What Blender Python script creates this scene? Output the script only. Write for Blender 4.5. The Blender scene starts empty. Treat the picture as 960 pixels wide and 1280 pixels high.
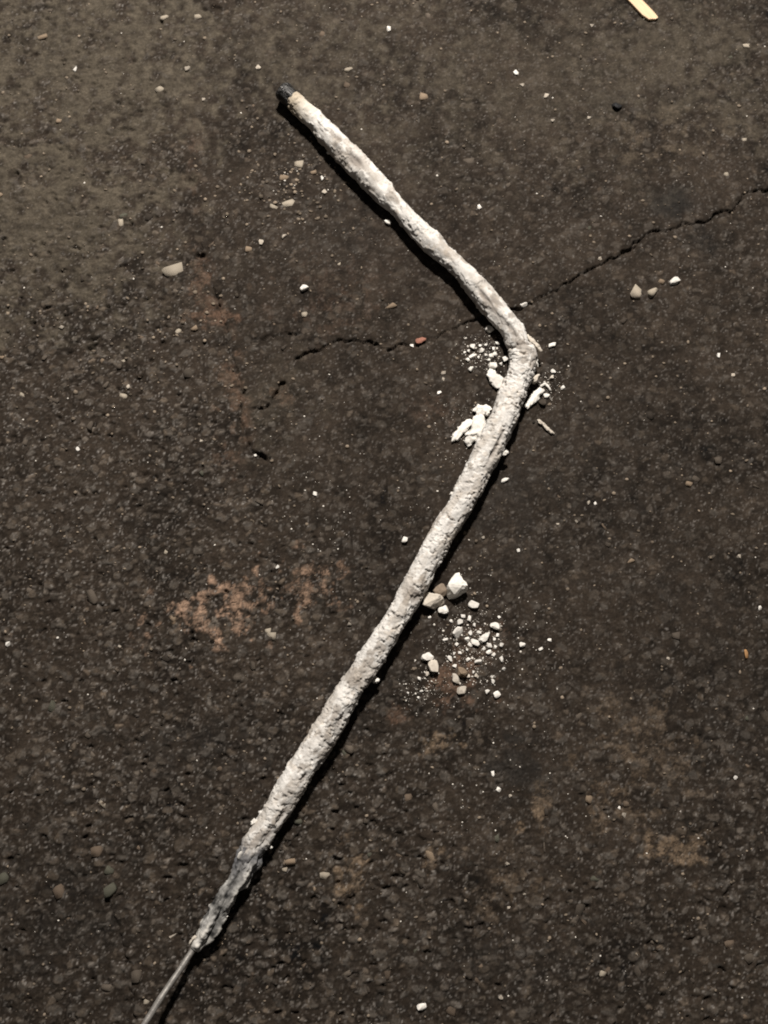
import bpy, bmesh, math, random
import numpy as np
from mathutils import Vector, noise as mnoise

# ------------------------------------------------------------------ camera, world, lamp, exposure
SC = bpy.context.scene
COL = SC.collection
PW, PH = 960.0, 1280.0                 # size of the photograph, used to read off real positions on the ground
TILT = math.radians(13.0)
FOV_V = math.radians(54.0)
DIST = 0.415
CAM = np.array([0.0, -DIST * math.sin(TILT), DIST * math.cos(TILT)])

cam_data = bpy.data.cameras.new('camera')
cam = bpy.data.objects.new('camera', cam_data)
COL.objects.link(cam)
cam.location = CAM
cam.rotation_euler = (TILT, 0, 0)
cam_data.sensor_fit = 'VERTICAL'
cam_data.sensor_height = 24.0
cam_data.lens = 12.0 / math.tan(FOV_V / 2)
cam_data.clip_start = 0.01
cam_data.clip_end = 50.0
cam_data.dof.use_dof = True
cam_data.dof.focus_distance = DIST * 0.985
cam_data.dof.aperture_fstop = 9.0
SC.camera = cam

world = bpy.data.worlds.new('World')
SC.world = world
world.use_nodes = True
bg = world.node_tree.nodes['Background']
bg.inputs['Color'].default_value = (1.0, 0.93, 0.86, 1)
bg.inputs['Strength'].default_value = 0.06

lamp_data = bpy.data.lights.new('work_lamp', 'POINT')
lamp = bpy.data.objects.new('work_lamp', lamp_data)
COL.objects.link(lamp)
lamp.location = (0.03, 0.76, 0.92)
lamp_data.energy = 112.0
lamp_data.shadow_soft_size = 0.044
lamp_data.color = (1.0, 0.94, 0.87)

SC.view_settings.view_transform = 'Standard'
SC.view_settings.look = 'None'
SC.view_settings.exposure = 0.0
SC.view_settings.gamma = 1.0
SC.view_settings.use_curve_mapping = False
SC.cycles.filter_width = 1.9
SC.cycles.max_bounces = 6

rng = np.random.default_rng(11)
random.seed(11)

# ------------------------------------------------------------------ helpers
FPX = (PH / 2) / math.tan(FOV_V / 2)
_c, _s = math.cos(TILT), math.sin(TILT)

def at(px, py, z=0.0):
    """the real point, on the level z, that the photograph shows at this spot"""
    dx, dy, dz = (px - PW / 2) / FPX, -(py - PH / 2) / FPX, -1.0
    d = np.array([dx, _c * dy - _s * dz, _s * dy + _c * dz])
    t = (z - CAM[2]) / d[2]
    return CAM + t * d

def mm(px, py, n):
    """n pixels at this spot in metres"""
    a, b = at(px, py), at(px + 1, py)
    return n * float(np.linalg.norm(b - a))

def hash2(ix, iy, seed):
    h = (ix.astype(np.int64) * 374761393 + iy.astype(np.int64) * 668265263 + seed * 1442695041) & 0xFFFFFFFF
    h = ((h ^ (h >> 13)) * 1274126177) & 0xFFFFFFFF
    h = ((h ^ (h >> 16)) * 2246822519) & 0xFFFFFFFF
    h = h ^ (h >> 15)
    return (h & 0xFFFFFF).astype(np.float64) / float(0x1000000)

def vnoise(x, y, seed=0):
    ix, iy = np.floor(x), np.floor(y)
    fx, fy = x - ix, y - iy
    fx = fx * fx * fx * (fx * (fx * 6 - 15) + 10)
    fy = fy * fy * fy * (fy * (fy * 6 - 15) + 10)
    a = hash2(ix, iy, seed); b = hash2(ix + 1, iy, seed)
    c = hash2(ix, iy + 1, seed); d = hash2(ix + 1, iy + 1, seed)
    return (a + (b - a) * fx + (c - a) * fy + (a - b - c + d) * fx * fy) * 2 - 1

def fbm(x, y, lam, seed=0, octv=4, gain=0.55):
    r = np.zeros_like(x); amp = 1.0; tot = 0
    ca, sa = math.cos(0.6), math.sin(0.6)
    u, v = x / lam, y / lam
    for k in range(octv):
        r += amp * vnoise(u, v, seed + k * 17); tot += amp
        u, v = (u * ca - v * sa) * 2.03 + 5.2, (u * sa + v * ca) * 2.03 + 1.7
        amp *= gain
    return r / tot * 1.6

def hash3(ix, iy, iz, seed):
    return hash2(ix + iz.astype(np.int64) * 7919, iy - iz.astype(np.int64) * 104729, seed)

def vnoise3(x, y, z, seed=0):
    ix, iy, iz = np.floor(x), np.floor(y), np.floor(z)
    f = []
    for t, i in ((x, ix), (y, iy), (z, iz)):
        q = t - i
        f.append(q * q * q * (q * (q * 6 - 15) + 10))
    r = 0
    for a in (0, 1):
        for b in (0, 1):
            for c in (0, 1):
                w = (f[0] if a else 1 - f[0]) * (f[1] if b else 1 - f[1]) * (f[2] if c else 1 - f[2])
                r = r + w * hash3(ix + a, iy + b, iz + c, seed)
    return r * 2 - 1

def fbm3(x, y, z, lam, seed=0, octv=3):
    r = 0; amp = 1.0; tot = 0
    k = 1.0 / lam
    for o in range(octv):
        r = r + amp * vnoise3(x * k + o * 3.3, y * k + o * 7.1, z * k + o * 1.9, seed + o * 31)
        tot += amp; amp *= 0.55; k *= 2.07
    return r / tot * 1.6

def sstep(a, b, x):
    t = np.clip((x - a) / (b - a), 0, 1)
    return t * t * (3 - 2 * t)

def worley(x, y, cell, seed):
    u, v = x / cell, y / cell
    iu, iv = np.floor(u), np.floor(v)
    f1 = np.full_like(x, 9.0); f2 = np.full_like(x, 9.0)
    r1 = np.zeros_like(x); r2 = np.zeros_like(x)
    vx = np.zeros_like(x); vy = np.zeros_like(x)
    for a in (-1, 0, 1):
        for b in (-1, 0, 1):
            cx, cy = iu + a, iv + b
            dx = cx + 0.08 + 0.84 * hash2(cx, cy, seed) - u
            dy = cy + 0.08 + 0.84 * hash2(cx, cy, seed + 1) - v
            d = np.sqrt(dx * dx + dy * dy)
            near = d < f1
            f2 = np.where(near, f1, np.minimum(f2, d))
            r1 = np.where(near, hash2(cx, cy, seed + 2), r1)
            r2 = np.where(near, hash2(cx, cy, seed + 3), r2)
            vx = np.where(near, dx, vx); vy = np.where(near, dy, vy)
            f1 = np.where(near, d, f1)
    return f1, f2, r1, r2, vx, vy

def polydist(x, y, pts):
    best = np.full_like(x, 1e9); par = np.zeros_like(x)
    n = len(pts) - 1
    for i in range(n):
        a, b = pts[i], pts[i + 1]
        ab = b - a
        t = np.clip(((x - a[0]) * ab[0] + (y - a[1]) * ab[1]) / (ab @ ab), 0, 1)
        d = np.hypot(x - a[0] - t * ab[0], y - a[1] - t * ab[1])
        par = np.where(d < best, (i + t) / n, par)
        best = np.minimum(best, d)
    return best, par

def mesh_object(name, verts, faces, mat, parent=None, smooth=True, cols=None, loc=None):
    me = bpy.data.meshes.new(name)
    if isinstance(faces, np.ndarray):
        me.vertices.add(len(verts))
        me.vertices.foreach_set('co', np.asarray(verts, dtype=np.float32).ravel())
        nf, k = faces.shape
        me.loops.add(nf * k)
        me.loops.foreach_set('vertex_index', faces.astype(np.int32).ravel())
        me.polygons.add(nf)
        me.polygons.foreach_set('loop_start', np.arange(0, nf * k, k, dtype=np.int32))
        me.update(calc_edges=True)
    else:
        me.from_pydata([tuple(v) for v in verts], [], [tuple(f) for f in faces])
        me.update()
    if smooth:
        me.polygons.foreach_set('use_smooth', np.ones(len(me.polygons), dtype=bool))
    if cols is not None:
        at_ = me.color_attributes.new('tint', 'FLOAT_COLOR', 'POINT')
        c4 = np.ones((len(verts), 4), dtype=np.float32); c4[:, :3] = cols
        at_.data.foreach_set('color', c4.ravel())
    me.materials.append(mat)
    o = bpy.data.objects.new(name, me)
    COL.objects.link(o)
    if loc is not None:
        o.location = loc
    if parent is not None:
        o.parent = parent
    return o

def tag(o, label, cat, group=None):
    o['label'] = label; o['category'] = cat
    if group:
        o['group'] = group
    return o

# ------------------------------------------------------------------ materials
def new_mat(name):
    m = bpy.data.materials.new(name); m.use_nodes = True
    nt = m.node_tree
    return m, nt, nt.nodes['Principled BSDF']

def attr_mat(name, rough=0.9, spec=0.25, bump_scale=2200.0, bump=0.15, bump_dist=0.0003, vary=0.25, metal=0.0):
    m, nt, b = new_mat(name)
    a = nt.nodes.new('ShaderNodeAttribute'); a.attribute_name = 'tint'
    tc = nt.nodes.new('ShaderNodeTexCoord')
    n1 = nt.nodes.new('ShaderNodeTexNoise'); n1.inputs['Scale'].default_value = bump_scale * 0.6
    n1.inputs['Detail'].default_value = 4
    nt.links.new(tc.outputs['Object'], n1.inputs['Vector'])
    mr = nt.nodes.new('ShaderNodeMapRange')
    mr.inputs['From Min'].default_value = 0.3; mr.inputs['From Max'].default_value = 0.7
    mr.inputs['To Min'].default_value = 1 - vary; mr.inputs['To Max'].default_value = 1 + vary
    nt.links.new(n1.outputs['Fac'], mr.inputs['Value'])
    mx = nt.nodes.new('ShaderNodeVectorMath'); mx.operation = 'SCALE'
    nt.links.new(a.outputs['Color'], mx.inputs[0]); nt.links.new(mr.outputs['Result'], mx.inputs['Scale'])
    nt.links.new(mx.outputs['Vector'], b.inputs['Base Color'])
    n2 = nt.nodes.new('ShaderNodeTexNoise'); n2.inputs['Scale'].default_value = bump_scale
    n2.inputs['Detail'].default_value = 5; n2.inputs['Roughness'].default_value = 0.65
    nt.links.new(tc.outputs['Object'], n2.inputs['Vector'])
    bp = nt.nodes.new('ShaderNodeBump'); bp.inputs['Strength'].default_value = bump
    bp.inputs['Distance'].default_value = bump_dist
    nt.links.new(n2.outputs['Fac'], bp.inputs['Height'])
    nt.links.new(bp.outputs['Normal'], b.inputs['Normal'])
    b.inputs['Roughness'].default_value = rough
    b.inputs['Specular IOR Level'].default_value = spec
    b.inputs['Metallic'].default_value = metal
    return m

def solid_mat(name, col, rough=0.9, spec=0.25, bump_scale=1800.0, bump=0.3, bump_dist=0.0003, vary=0.3, tintvar=0.12, metal=0.0):
    """one mineral colour with mottling, a little different on every object"""
    m, nt, b = new_mat(name)
    tc = nt.nodes.new('ShaderNodeTexCoord'); oi = nt.nodes.new('ShaderNodeObjectInfo')
    n1 = nt.nodes.new('ShaderNodeTexNoise'); n1.inputs['Scale'].default_value = bump_scale * 0.35
    n1.inputs['Detail'].default_value = 5
    nt.links.new(tc.outputs['Object'], n1.inputs['Vector'])
    mr = nt.nodes.new('ShaderNodeMapRange')
    mr.inputs['From Min'].default_value = 0.3; mr.inputs['From Max'].default_value = 0.7
    mr.inputs['To Min'].default_value = 1 - vary; mr.inputs['To Max'].default_value = 1 + vary * 0.6
    nt.links.new(n1.outputs['Fac'], mr.inputs['Value'])
    r2 = nt.nodes.new('ShaderNodeMapRange')
    r2.inputs['To Min'].default_value = 1 - tintvar; r2.inputs['To Max'].default_value = 1 + tintvar
    nt.links.new(oi.outputs['Random'], r2.inputs['Value'])
    mul = nt.nodes.new('ShaderNodeMath'); mul.operation = 'MULTIPLY'
    nt.links.new(mr.outputs['Result'], mul.inputs[0]); nt.links.new(r2.outputs['Result'], mul.inputs[1])
    sc = nt.nodes.new('ShaderNodeVectorMath'); sc.operation = 'SCALE'
    sc.inputs[0].default_value = col
    nt.links.new(mul.outputs['Value'], sc.inputs['Scale'])
    nt.links.new(sc.outputs['Vector'], b.inputs['Base Color'])
    n2 = nt.nodes.new('ShaderNodeTexNoise'); n2.inputs['Scale'].default_value = bump_scale
    n2.inputs['Detail'].default_value = 4
    nt.links.new(tc.outputs['Object'], n2.inputs['Vector'])
    bp = nt.nodes.new('ShaderNodeBump'); bp.inputs['Strength'].default_value = bump
    bp.inputs['Distance'].default_value = bump_dist
    nt.links.new(n2.outputs['Fac'], bp.inputs['Height'])
    nt.links.new(bp.outputs['Normal'], b.inputs['Normal'])
    b.inputs['Roughness'].default_value = rough
    b.inputs['Specular IOR Level'].default_value = spec
    b.inputs['Metallic'].default_value = metal
    return m

M_ASPH = attr_mat('asphalt', rough=0.88, spec=0.10, bump_scale=1900, bump=0.45, bump_dist=0.00025, vary=0.28)
M_CRUST = attr_mat('lime_crust', rough=0.95, spec=0.12, bump_scale=2600, bump=0.45, bump_dist=0.00022, vary=0.08)
M_WHITE = solid_mat('white_crumb', (0.70, 0.67, 0.62), rough=0.95, spec=0.12, vary=0.22, tintvar=0.12)
M_CREAM = solid_mat('cream_lump', (0.50, 0.45, 0.385), rough=0.92, spec=0.15, vary=0.22)
M_BROWN = solid_mat('brown_lump', (0.21, 0.165, 0.125), rough=0.92, spec=0.15, vary=0.25)
M_TAN = solid_mat('tan_grit', (0.20, 0.15, 0.105), rough=0.9, spec=0.2)
M_PALE = solid_mat('pale_stone', (0.30, 0.26, 0.205), rough=0.85, spec=0.25)
M_GREY = solid_mat('grey_stone', (0.078, 0.064, 0.051), rough=0.9, spec=0.12, tintvar=0.4)
M_DGREY = solid_mat('dark_stone', (0.044, 0.0355, 0.0285), rough=0.9, spec=0.12, tintvar=0.4)
M_BUFF = solid_mat('buff_stone', (0.095, 0.070, 0.050), rough=0.86, spec=0.25, tintvar=0.35)
M_RED = solid_mat('red_grit', (0.27, 0.125, 0.09), rough=0.9, spec=0.2)
M_ORANGE = solid_mat('orange_grit', (0.36, 0.20, 0.09), rough=0.9, spec=0.2)
M_BLACK = solid_mat('black_grit', (0.008, 0.008, 0.009), rough=0.7, spec=0.3)
M_GREEN = solid_mat('greenish_stone', (0.070, 0.068, 0.052), rough=0.9, spec=0.12)
M_WIRE = solid_mat('dull_steel_wire', (0.38, 0.36, 0.335), rough=0.45, spec=0.4, bump_scale=1500, bump=0.25, vary=0.35, metal=0.55)
M_CAP = attr_mat('tarnished_cap_metal', rough=0.38, spec=0.45, bump_scale=1100, bump=0.8, bump_dist=0.0005, vary=0.5, metal=0.35)
M_DIRTY = solid_mat('dirty_crumb', (0.34, 0.30, 0.25), rough=0.95, spec=0.12, vary=0.3, tintvar=0.4)
M_SAND = solid_mat('sand_grit', (0.170, 0.136, 0.102), rough=0.9, spec=0.2, vary=0.9, bump_scale=250)
M_DUST = solid_mat('white_dust', (0.62, 0.58, 0.52), rough=0.95, spec=0.1, vary=0.2)

def wood_mat():
    m, nt, b = new_mat('pale_wood')
    tc = nt.nodes.new('ShaderNodeTexCoord'); mp = nt.nodes.new('ShaderNodeMapping')
    mp.inputs['Scale'].default_value = (90, 1800, 1800)
    n = nt.nodes.new('ShaderNodeTexNoise'); n.inputs['Scale'].default_value = 1.0; n.inputs['Detail'].default_value = 4
    cr = nt.nodes.new('ShaderNodeValToRGB')
    cr.color_ramp.elements[0].position = 0.3; cr.color_ramp.elements[0].color = (0.50, 0.34, 0.20, 1)
    cr.color_ramp.elements[1].position = 0.7; cr.color_ramp.elements[1].color = (0.70, 0.52, 0.34, 1)
    nt.links.new(tc.outputs['Object'], mp.inputs['Vector']); nt.links.new(mp.outputs['Vector'], n.inputs['Vector'])
    nt.links.new(n.outputs['Fac'], cr.inputs['Fac']); nt.links.new(cr.outputs['Color'], b.inputs['Base Color'])
    bp = nt.nodes.new('ShaderNodeBump'); bp.inputs['Strength'].default_value = 0.4; bp.inputs['Distance'].default_value = 0.0003
    nt.links.new(n.outputs['Fac'], bp.inputs['Height']); nt.links.new(bp.outputs['Normal'], b.inputs['Normal'])
    b.inputs['Roughness'].default_value = 0.75
    return m
M_WOOD = wood_mat()

# ------------------------------------------------------------------ the asphalt (setting)
def gp(*pts):
    return np.array([at(a, b)[:2] for a, b in pts])

CRACKS = [  # path, half width (m), depth (m)
    (gp((1080, 205), (960, 237), (940, 240), (918, 260), (884, 272), (850, 282), (815, 293), (790, 307), (760, 325), (725, 345),
        (700, 362), (665, 378), (640, 390), (600, 400), (565, 411), (522, 428), (480, 437), (462, 424), (420, 426), (395, 440), (372, 448), (358, 476)), 0.00085, 0.0021),
    (gp((360, 474), (346, 487), (336, 506), (322, 514)), 0.0011, 0.0022),
    (gp((372, 419), (345, 420), (315, 427)), 0.0008, 0.0016),
    (gp((246, 292), (250, 322), (262, 352), (271, 376), (284, 410), (290, 448), (302, 492), (300, 520), (312, 560), (338, 574)), 0.0009, 0.0014),
    (gp((205, 36), (196, 8), (190, -30)), 0.0008, 0.0010),
    (gp((240, 215), (246, 292)), 0.0007, 0.0008),
    (gp((130, 1110), (150, 1180), (175, 1290)), 0.0008, 0.0010),
]
PITS = [(251, 318, 6, 0.0022), (326, 571, 7, 0.0022), (112, 436, 5, 0.002), (332, 575, 5, 0.002),
        (750, 192, 9, 0.0009), (240, 226, 7, 0.0013), (20, 222, 9, 0.0012), (270, 11, 7, 0.0016), (155, 162, 7, 0.0012)]
# shapes of their own on the ground: px, py, rx, ry, colour, strength, break-up
RUST = (0.092, 0.056, 0.038); TANS = (0.150, 0.108, 0.072); DUSTC = (0.060, 0.050, 0.037); OIL = (0.013, 0.012, 0.011)
STAINS = [
    (262, 776, 60, 36, (0.215, 0.142, 0.100), 0.95, 1.1), (345, 735, 62, 34, (0.175, 0.115, 0.080), 0.85, 1.2), (215, 776, 12, 10, TANS, 0.8, 0.6),
    (572, 858, 34, 26, RUST, 0.85, 1.0), (545, 930, 26, 14, TANS, 0.75, 0.9), (490, 897, 18, 14, RUST, 0.6, 1.0), (600, 800, 30, 24, RUST, 0.35, 1.2),
    (850, 1066, 38, 26, TANS, 0.75, 0.8), (800, 960, 60, 60, TANS, 0.32, 1.3), (672, 1008, 12, 26, TANS, 0.7, 0.7), (650, 1033, 12, 10, TANS, 0.7, 0.6),
    (440, 1100, 22, 40, TANS, 0.65, 1.0), (430, 1050, 20, 20, TANS, 0.35, 1.0), (540, 1070, 14, 18, TANS, 0.5, 0.8), (630, 1130, 40, 40, TANS, 0.28, 1.2),
    (265, 398, 27, 10, RUST, 0.75, 1.1), (248, 345, 14, 40, RUST, 0.45, 1.3), (291, 500, 16, 60, RUST, 0.50, 1.3), (240, 200, 12, 70, RUST, 0.3, 1.0), (352, 497, 16, 16, RUST, 0.45, 0.9),
    (410, 360, 60, 40, RUST, 0.18, 1.3), (830, 170, 60, 30, TANS, 0.16, 1.2), (545, 515, 30, 20, RUST, 0.25, 1.0), (285, 1140, 12, 14, RUST, 0.4, 0.8),
    (842, 255, 32, 29, OIL, 0.85, 0.35), (882, 300, 34, 26, OIL, 0.35, 0.5), (648, 962, 34, 40, OIL, 0.60, 0.7), (772, 130, 26, 18, OIL, 0.4, 0.8),
    (405, 300, 70, 50, OIL, 0.22, 0.9), (230, 940, 70, 50, OIL, 0.35, 1.2), (440, 870, 40, 40, OIL, 0.35, 1.0), (620, 620, 60, 50, OIL, 0.28, 1.0), (60, 1140, 90, 80, OIL, 0.30, 1.2),
    (740, 620, 160, 120, OIL, 0.16, 1.0), (900, 880, 90, 120, OIL, 0.20, 1.0), (600, 1190, 150, 60, OIL, 0.22, 1.0),
    (90, 80, 190, 150, DUSTC, 0.80, 0.8), (60, 280, 150, 130, DUSTC, 0.75, 0.8), (330, 60, 200, 90, DUSTC, 0.35, 0.9), (700, 90, 300, 120, DUSTC, 0.32, 0.9), (330, 500, 50, 60, DUSTC, 0.30, 0.8), (880, 60, 120, 100, DUSTC, 0.30, 0.8),
]
SEAM = gp((232, -60), (238, 120), (246, 292), (262, 352), (284, 410), (302, 492), (320, 570), (430, 700), (520, 980), (700, 1300))

def coarse_map(x, y):
    """worn open aggregate on the left and towards the near edge, a sealed smooth skin on the right"""
    n = fbm(x, y, 0.05, 77, 3) * 0.25
    d = np.interp(y, SEAM[::-1, 1], SEAM[::-1, 0]) - x          # > 0 left of the seam
    left = sstep(-0.012, 0.03, d + n * 0.04)
    low = sstep(-0.03, -0.19, y + n * 0.05) * 0.6
    top = sstep(0.10, 0.22, y) * 0.35
    return np.clip(0.28 + 0.72 * left * (1 - top) + low * (1 - left) + n * 0.6, 0.15, 1.1)

def ground(x, y, colour=False):
    c = coarse_map(x, y)
    wx = x + fbm(x, y, 0.004, 5, 2) * 0.0007
    wy = y + fbm(x, y, 0.004, 6, 2) * 0.0007
    f1, f2, r1, r2, vx, vy = worley(wx, wy * 1.25, 0.0027, 21)
    g1, g2, q1, q2, ux, uy = worley(wx + 0.3, wy * 1.15, 0.00125, 41)
    k1, k2, s1, s2, tx, ty = worley(wx + 0.7, wy * 1.3, 0.0052, 61)
    edge = sstep(0.0, 0.35, f2 - f1)
    hA = edge * ((r1 - 0.35) * 0.00062 + (vx * (r2 - 0.5) + vy * (q2 - 0.5)) * 0.00055)
    edb = sstep(0.0, 0.35, g2 - g1)
    hB = edb * ((q1 - 0.4) * 0.00030 + (ux * (q2 - 0.5) + uy * (r2 - 0.5)) * 0.00025)
    big = (s1 > 0.62)
    hC = np.where(big, sstep(0.55, 0.36, k1) * 0.00042 * (0.5 + s2), 0)
    pr = 0.10 + 0.22 * s2
    pit = np.where(s1 < 0.32, sstep(1.0, 0.3, np.hypot(tx * 0.85, ty * 1.1) / pr * (1 + 0.5 * fbm(x, y, 0.0022, 15, 2))) * -0.0010 * (0.3 + s2), 0)
    macro = fbm(x, y, 0.075, 3, 3) * 0.0006 + fbm(x, y, 0.017, 9, 3) * 0.00032
    fine = fbm(x, y, 0.0011, 13, 2) * 0.00007
    h = macro + c * (hA + hC * 0.8 + pit) + (0.25 + 0.75 * c) * hB + fine
    for pts, w, depth in CRACKS:
        m = (x > pts[:, 0].min() - 0.01) & (x < pts[:, 0].max() + 0.01) & (y > pts[:, 1].min() - 0.01) & (y < pts[:, 1].max() + 0.01)
        if not m.any():
            continue
        xs, ys = x[m], y[m]
        xs = xs + fbm(xs, ys, 0.006, 91, 3) * 0.0016
        ys = ys + fbm(xs, ys, 0.006, 92, 3) * 0.0016
        d, par = polydist(xs, ys, pts)
        ww = 0.66 * w * np.clip(0.80 + 0.60 * fbm(xs, ys, 0.011, 93, 3), 0.60, 1.10)
        ends = sstep(0, 0.06, par) * sstep(1, 0.94, par)
        h[m] -= depth * sstep(1.25, 0.35, d / np.maximum(ww, 1e-5)) * ends * np.clip(0.85 + fbm(xs, ys, 0.012, 94, 2) * 0.4, 0.7, 1.1)
        h[m] -= 0.00035 * np.exp(-(d / 0.0016) ** 2) * ends * np.clip(0.5 + 1.2 * fbm(xs, ys, 0.0022, 95, 2), 0, 1.4)
    for px, py, r, depth in PITS:
        p = at(px, py); rr = mm(px, py, r)
        d2 = ((x - p[0]) ** 2 + ((y - p[1]) * 1.5) ** 2) / rr ** 2
        m = d2 < 6
        if m.any():
            w_ = d2[m] * (1 + 0.6 * fbm(x[m], y[m], 0.002, 97, 2))
            h[m] -= depth * np.exp(-w_ * w_)
    if not colour:
        return h
    base = 0.0195 * (1 + 0.42 * fbm(x, y, 0.03, 101, 4) + 0.42 * fbm(x, y, 0.0045, 103, 4))
    col = base[:, None] * np.array([1.0, 0.750, 0.555])[None, :]
    def mix(mask, rgb):
        nonlocal col
        mask = np.clip(mask, 0, 1)[:, None]
        col = col * (1 - mask) + np.asarray(rgb) * mask
    # bare aggregate faces, by stone
    hue = np.stack([1 + 0 * r2, 0.775 + 0.115 * r2, 0.575 + 0.20 * r2], 1)
    bare = edge * (r1 > 0.62) * (0.22 + 0.55 * c) * (0.35 + 0.65 * q2)
    mix(bare, (0.026 + 0.135 * (np.clip(r1 - 0.62, 0, 1) / 0.38) ** 2.5)[:, None] * hue)
    hub = np.stack([1 + 0 * q2, 0.79 + 0.12 * q2, 0.60 + 0.22 * q2], 1)
    mix(edb * (q1 > 0.80) * (0.25 + 0.45 * c) * (0.3 + 0.7 * r2), (0.036 + 0.115 * q2 ** 2)[:, None] * hub)
    mix(np.where(big & (s2 > 0.55), sstep(0.42, 0.33, k1), 0) * (0.25 + 0.5 * c), (0.034 + 0.045 * s2)[:, None] * hue)
    
    e1, e2, o1, o2, _a, _b = worley(wx + 1.3, wy, 0.00092, 141)
    mix(sstep(0.55, 0.25, e1) * (o1 > 0.74) * (0.35 + 0.55 * c), (0.040 + 0.15 * o2 ** 3)[:, None] * np.stack([1 + 0 * o2, 0.76 + 0.16 * o2, 0.58 + 0.26 * o2], 1))
    n1 = fbm(x, y, 0.011, 120, 4, 0.62); n2 = fbm(x, y, 0.0035, 125, 3)
    for px, py, rx, ry, rgb, st, br in STAINS:
        p = at(px, py); ax = mm(px, py, rx); ay = mm(px, py, ry)
        d = np.hypot((x - p[0]) / ax, (y - p[1]) / ay)
        m = d < 2.2
        if not m.any():
            continue
        soft = 0.30 if rgb in (RUST, TANS) or rgb[0] > 0.08 else 0.7
        grainy = np.where(soft < 0.5, np.clip(0.15 + 0.85 * edb[m] * (0.15 + q1[m]) - 0.35 * (r1[m] < 0.4) + 0.3 * n2[m], 0, 1), 1.0)
        mk = sstep(-soft, soft, 0.70 - d[m] + br * (0.9 * n1[m] + 0.7 * n2[m])) * sstep(2.2, 1.2, d[m]) * st * grainy
        full = np.zeros_like(x); full[m] = mk
        var = 1 + 0.35 * n2
        mix(full, np.asarray(rgb)[None, :] * var[:, None])
    sd, sp = polydist(x + 0.004 * n1, y, SEAM[:7])
    seam = sstep(0.0062, 0.0008, sd + 0.0030 * n2 + 0.0020 * n1) * sstep(0.22, 0.45, sp) * sstep(1.0, 0.9, sp) * np.clip(0.02 + 0.9 * n1 + 0.4 * n2 + 0.22 * edb * q1, 0, 0.60)
    mix(seam, np.asarray(RUST)[None, :] * (1 + 0.3 * n2)[:, None])
    return h, np.clip(col, 0.004, 0.8)

def axis(lo, hi, step, far):
    core = np.arange(lo, hi + step / 2, step)
    out = []; s = step; p = hi
    while p < far:
        s *= 1.16; p += s; out.append(p)
    inn = []; s = step; p = lo
    while p > -far:
        s *= 1.16; p -= s; inn.append(p)
    return np.array(inn[::-1] + list(core) + out)

gx = axis(-0.205, 0.205, 0.00048, 1.6)
gy = axis(-0.215, 0.268, 0.00050, 1.6)
GX, GY = np.meshgrid(gx, gy)
X, Y = GX.ravel(), GY.ravel()
H, C = ground(X, Y, True)
nx, ny = len(gx), len(gy)
ii = np.arange(nx * ny).reshape(ny, nx)
quads = np.stack([ii[:-1, :-1], ii[:-1, 1:], ii[1:, 1:], ii[1:, :-1]], -1).reshape(-1, 4)
asphalt = mesh_object('asphalt_ground', np.stack([X, Y, H], 1), quads, M_ASPH, cols=C)
asphalt['kind'] = 'structure'
asphalt['label'] = 'dark brown worn asphalt with a thin crack and rusty stains'

def gh(x, y):
    x = np.atleast_1d(np.asarray(x, float)); y = np.atleast_1d(np.asarray(y, float))
    return ground(x, y)

# ------------------------------------------------------------------ lumps of mineral
def lump_mesh(name, sx, sy, sz, seed, sub=2, cuts=7, rough=0.12, mat=None, sharp=0.72, flat=True):
    """an angular broken piece: the hull of a few random points, roughened where it is large enough to show"""
    r = random.Random(seed)
    bm = bmesh.new()
    for k in range(9 + cuts // 2 + sub * 2):
        v = Vector((r.gauss(0, 1), r.gauss(0, 1), r.gauss(0, 1))).normalized()
        e = 0.62                                   # pushed towards a block
        v = Vector([math.copysign(abs(c) ** e, c) for c in v]) * r.uniform(0.72, 1.0)
        bm.verts.new(v)
    res = bmesh.ops.convex_hull(bm, input=bm.verts)
    junk = [g for g in res['geom_interior'] + res['geom_unused'] if isinstance(g, bmesh.types.BMVert)]
    bmesh.ops.delete(bm, geom=list(set(junk)), context='VERTS')
    off = Vector((r.uniform(-50, 50), r.uniform(-50, 50), r.uniform(-50, 50)))
    if sub >= 2:
        for _ in range(sub - 1):
            bmesh.ops.subdivide_edges(bm, edges=bm.edges[:], cuts=1, use_grid_fill=True)
        bmesh.ops.triangulate(bm, faces=bm.faces[:])
        bmesh.ops.smooth_vert(bm, verts=bm.verts[:], factor=0.35, use_axis_x=True, use_axis_y=True, use_axis_z=True)
    for v in bm.verts:
        p = v.co
        v.co = p * (1 + rough * (1.5 * mnoise.noise(p * 1.3 + off) + 0.9 * mnoise.noise(p * 3.3 + off) + (0.5 * mnoise.noise(p * 7 + off) if sub > 2 else 0)))
    return fit_mesh(bm, name, sx, sy, sz, mat, flat)

def fit_mesh(bm, name, sx, sy, sz, mat, flat):
    xs = [v.co.x for v in bm.verts]; ys = [v.co.y for v in bm.verts]; zs = [v.co.z for v in bm.verts]
    cx, cy = (max(xs) + min(xs)) / 2, (max(ys) + min(ys)) / 2
    for v in bm.verts:
        v.co = Vector(((v.co.x - cx) / (max(xs) - min(xs)) * sx, (v.co.y - cy) / (max(ys) - min(ys)) * sy,
                       (v.co.z - min(zs)) / (max(zs) - min(zs)) * sz))
    bmesh.ops.recalc_face_normals(bm, faces=bm.faces[:])
    me = bpy.data.meshes.new(name)
    bm.to_mesh(me); bm.free()
    if not flat:
        me.polygons.foreach_set('use_smooth', np.ones(len(me.polygons), dtype=bool))
    if mat:
        me.materials.append(mat)
    return me

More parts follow.
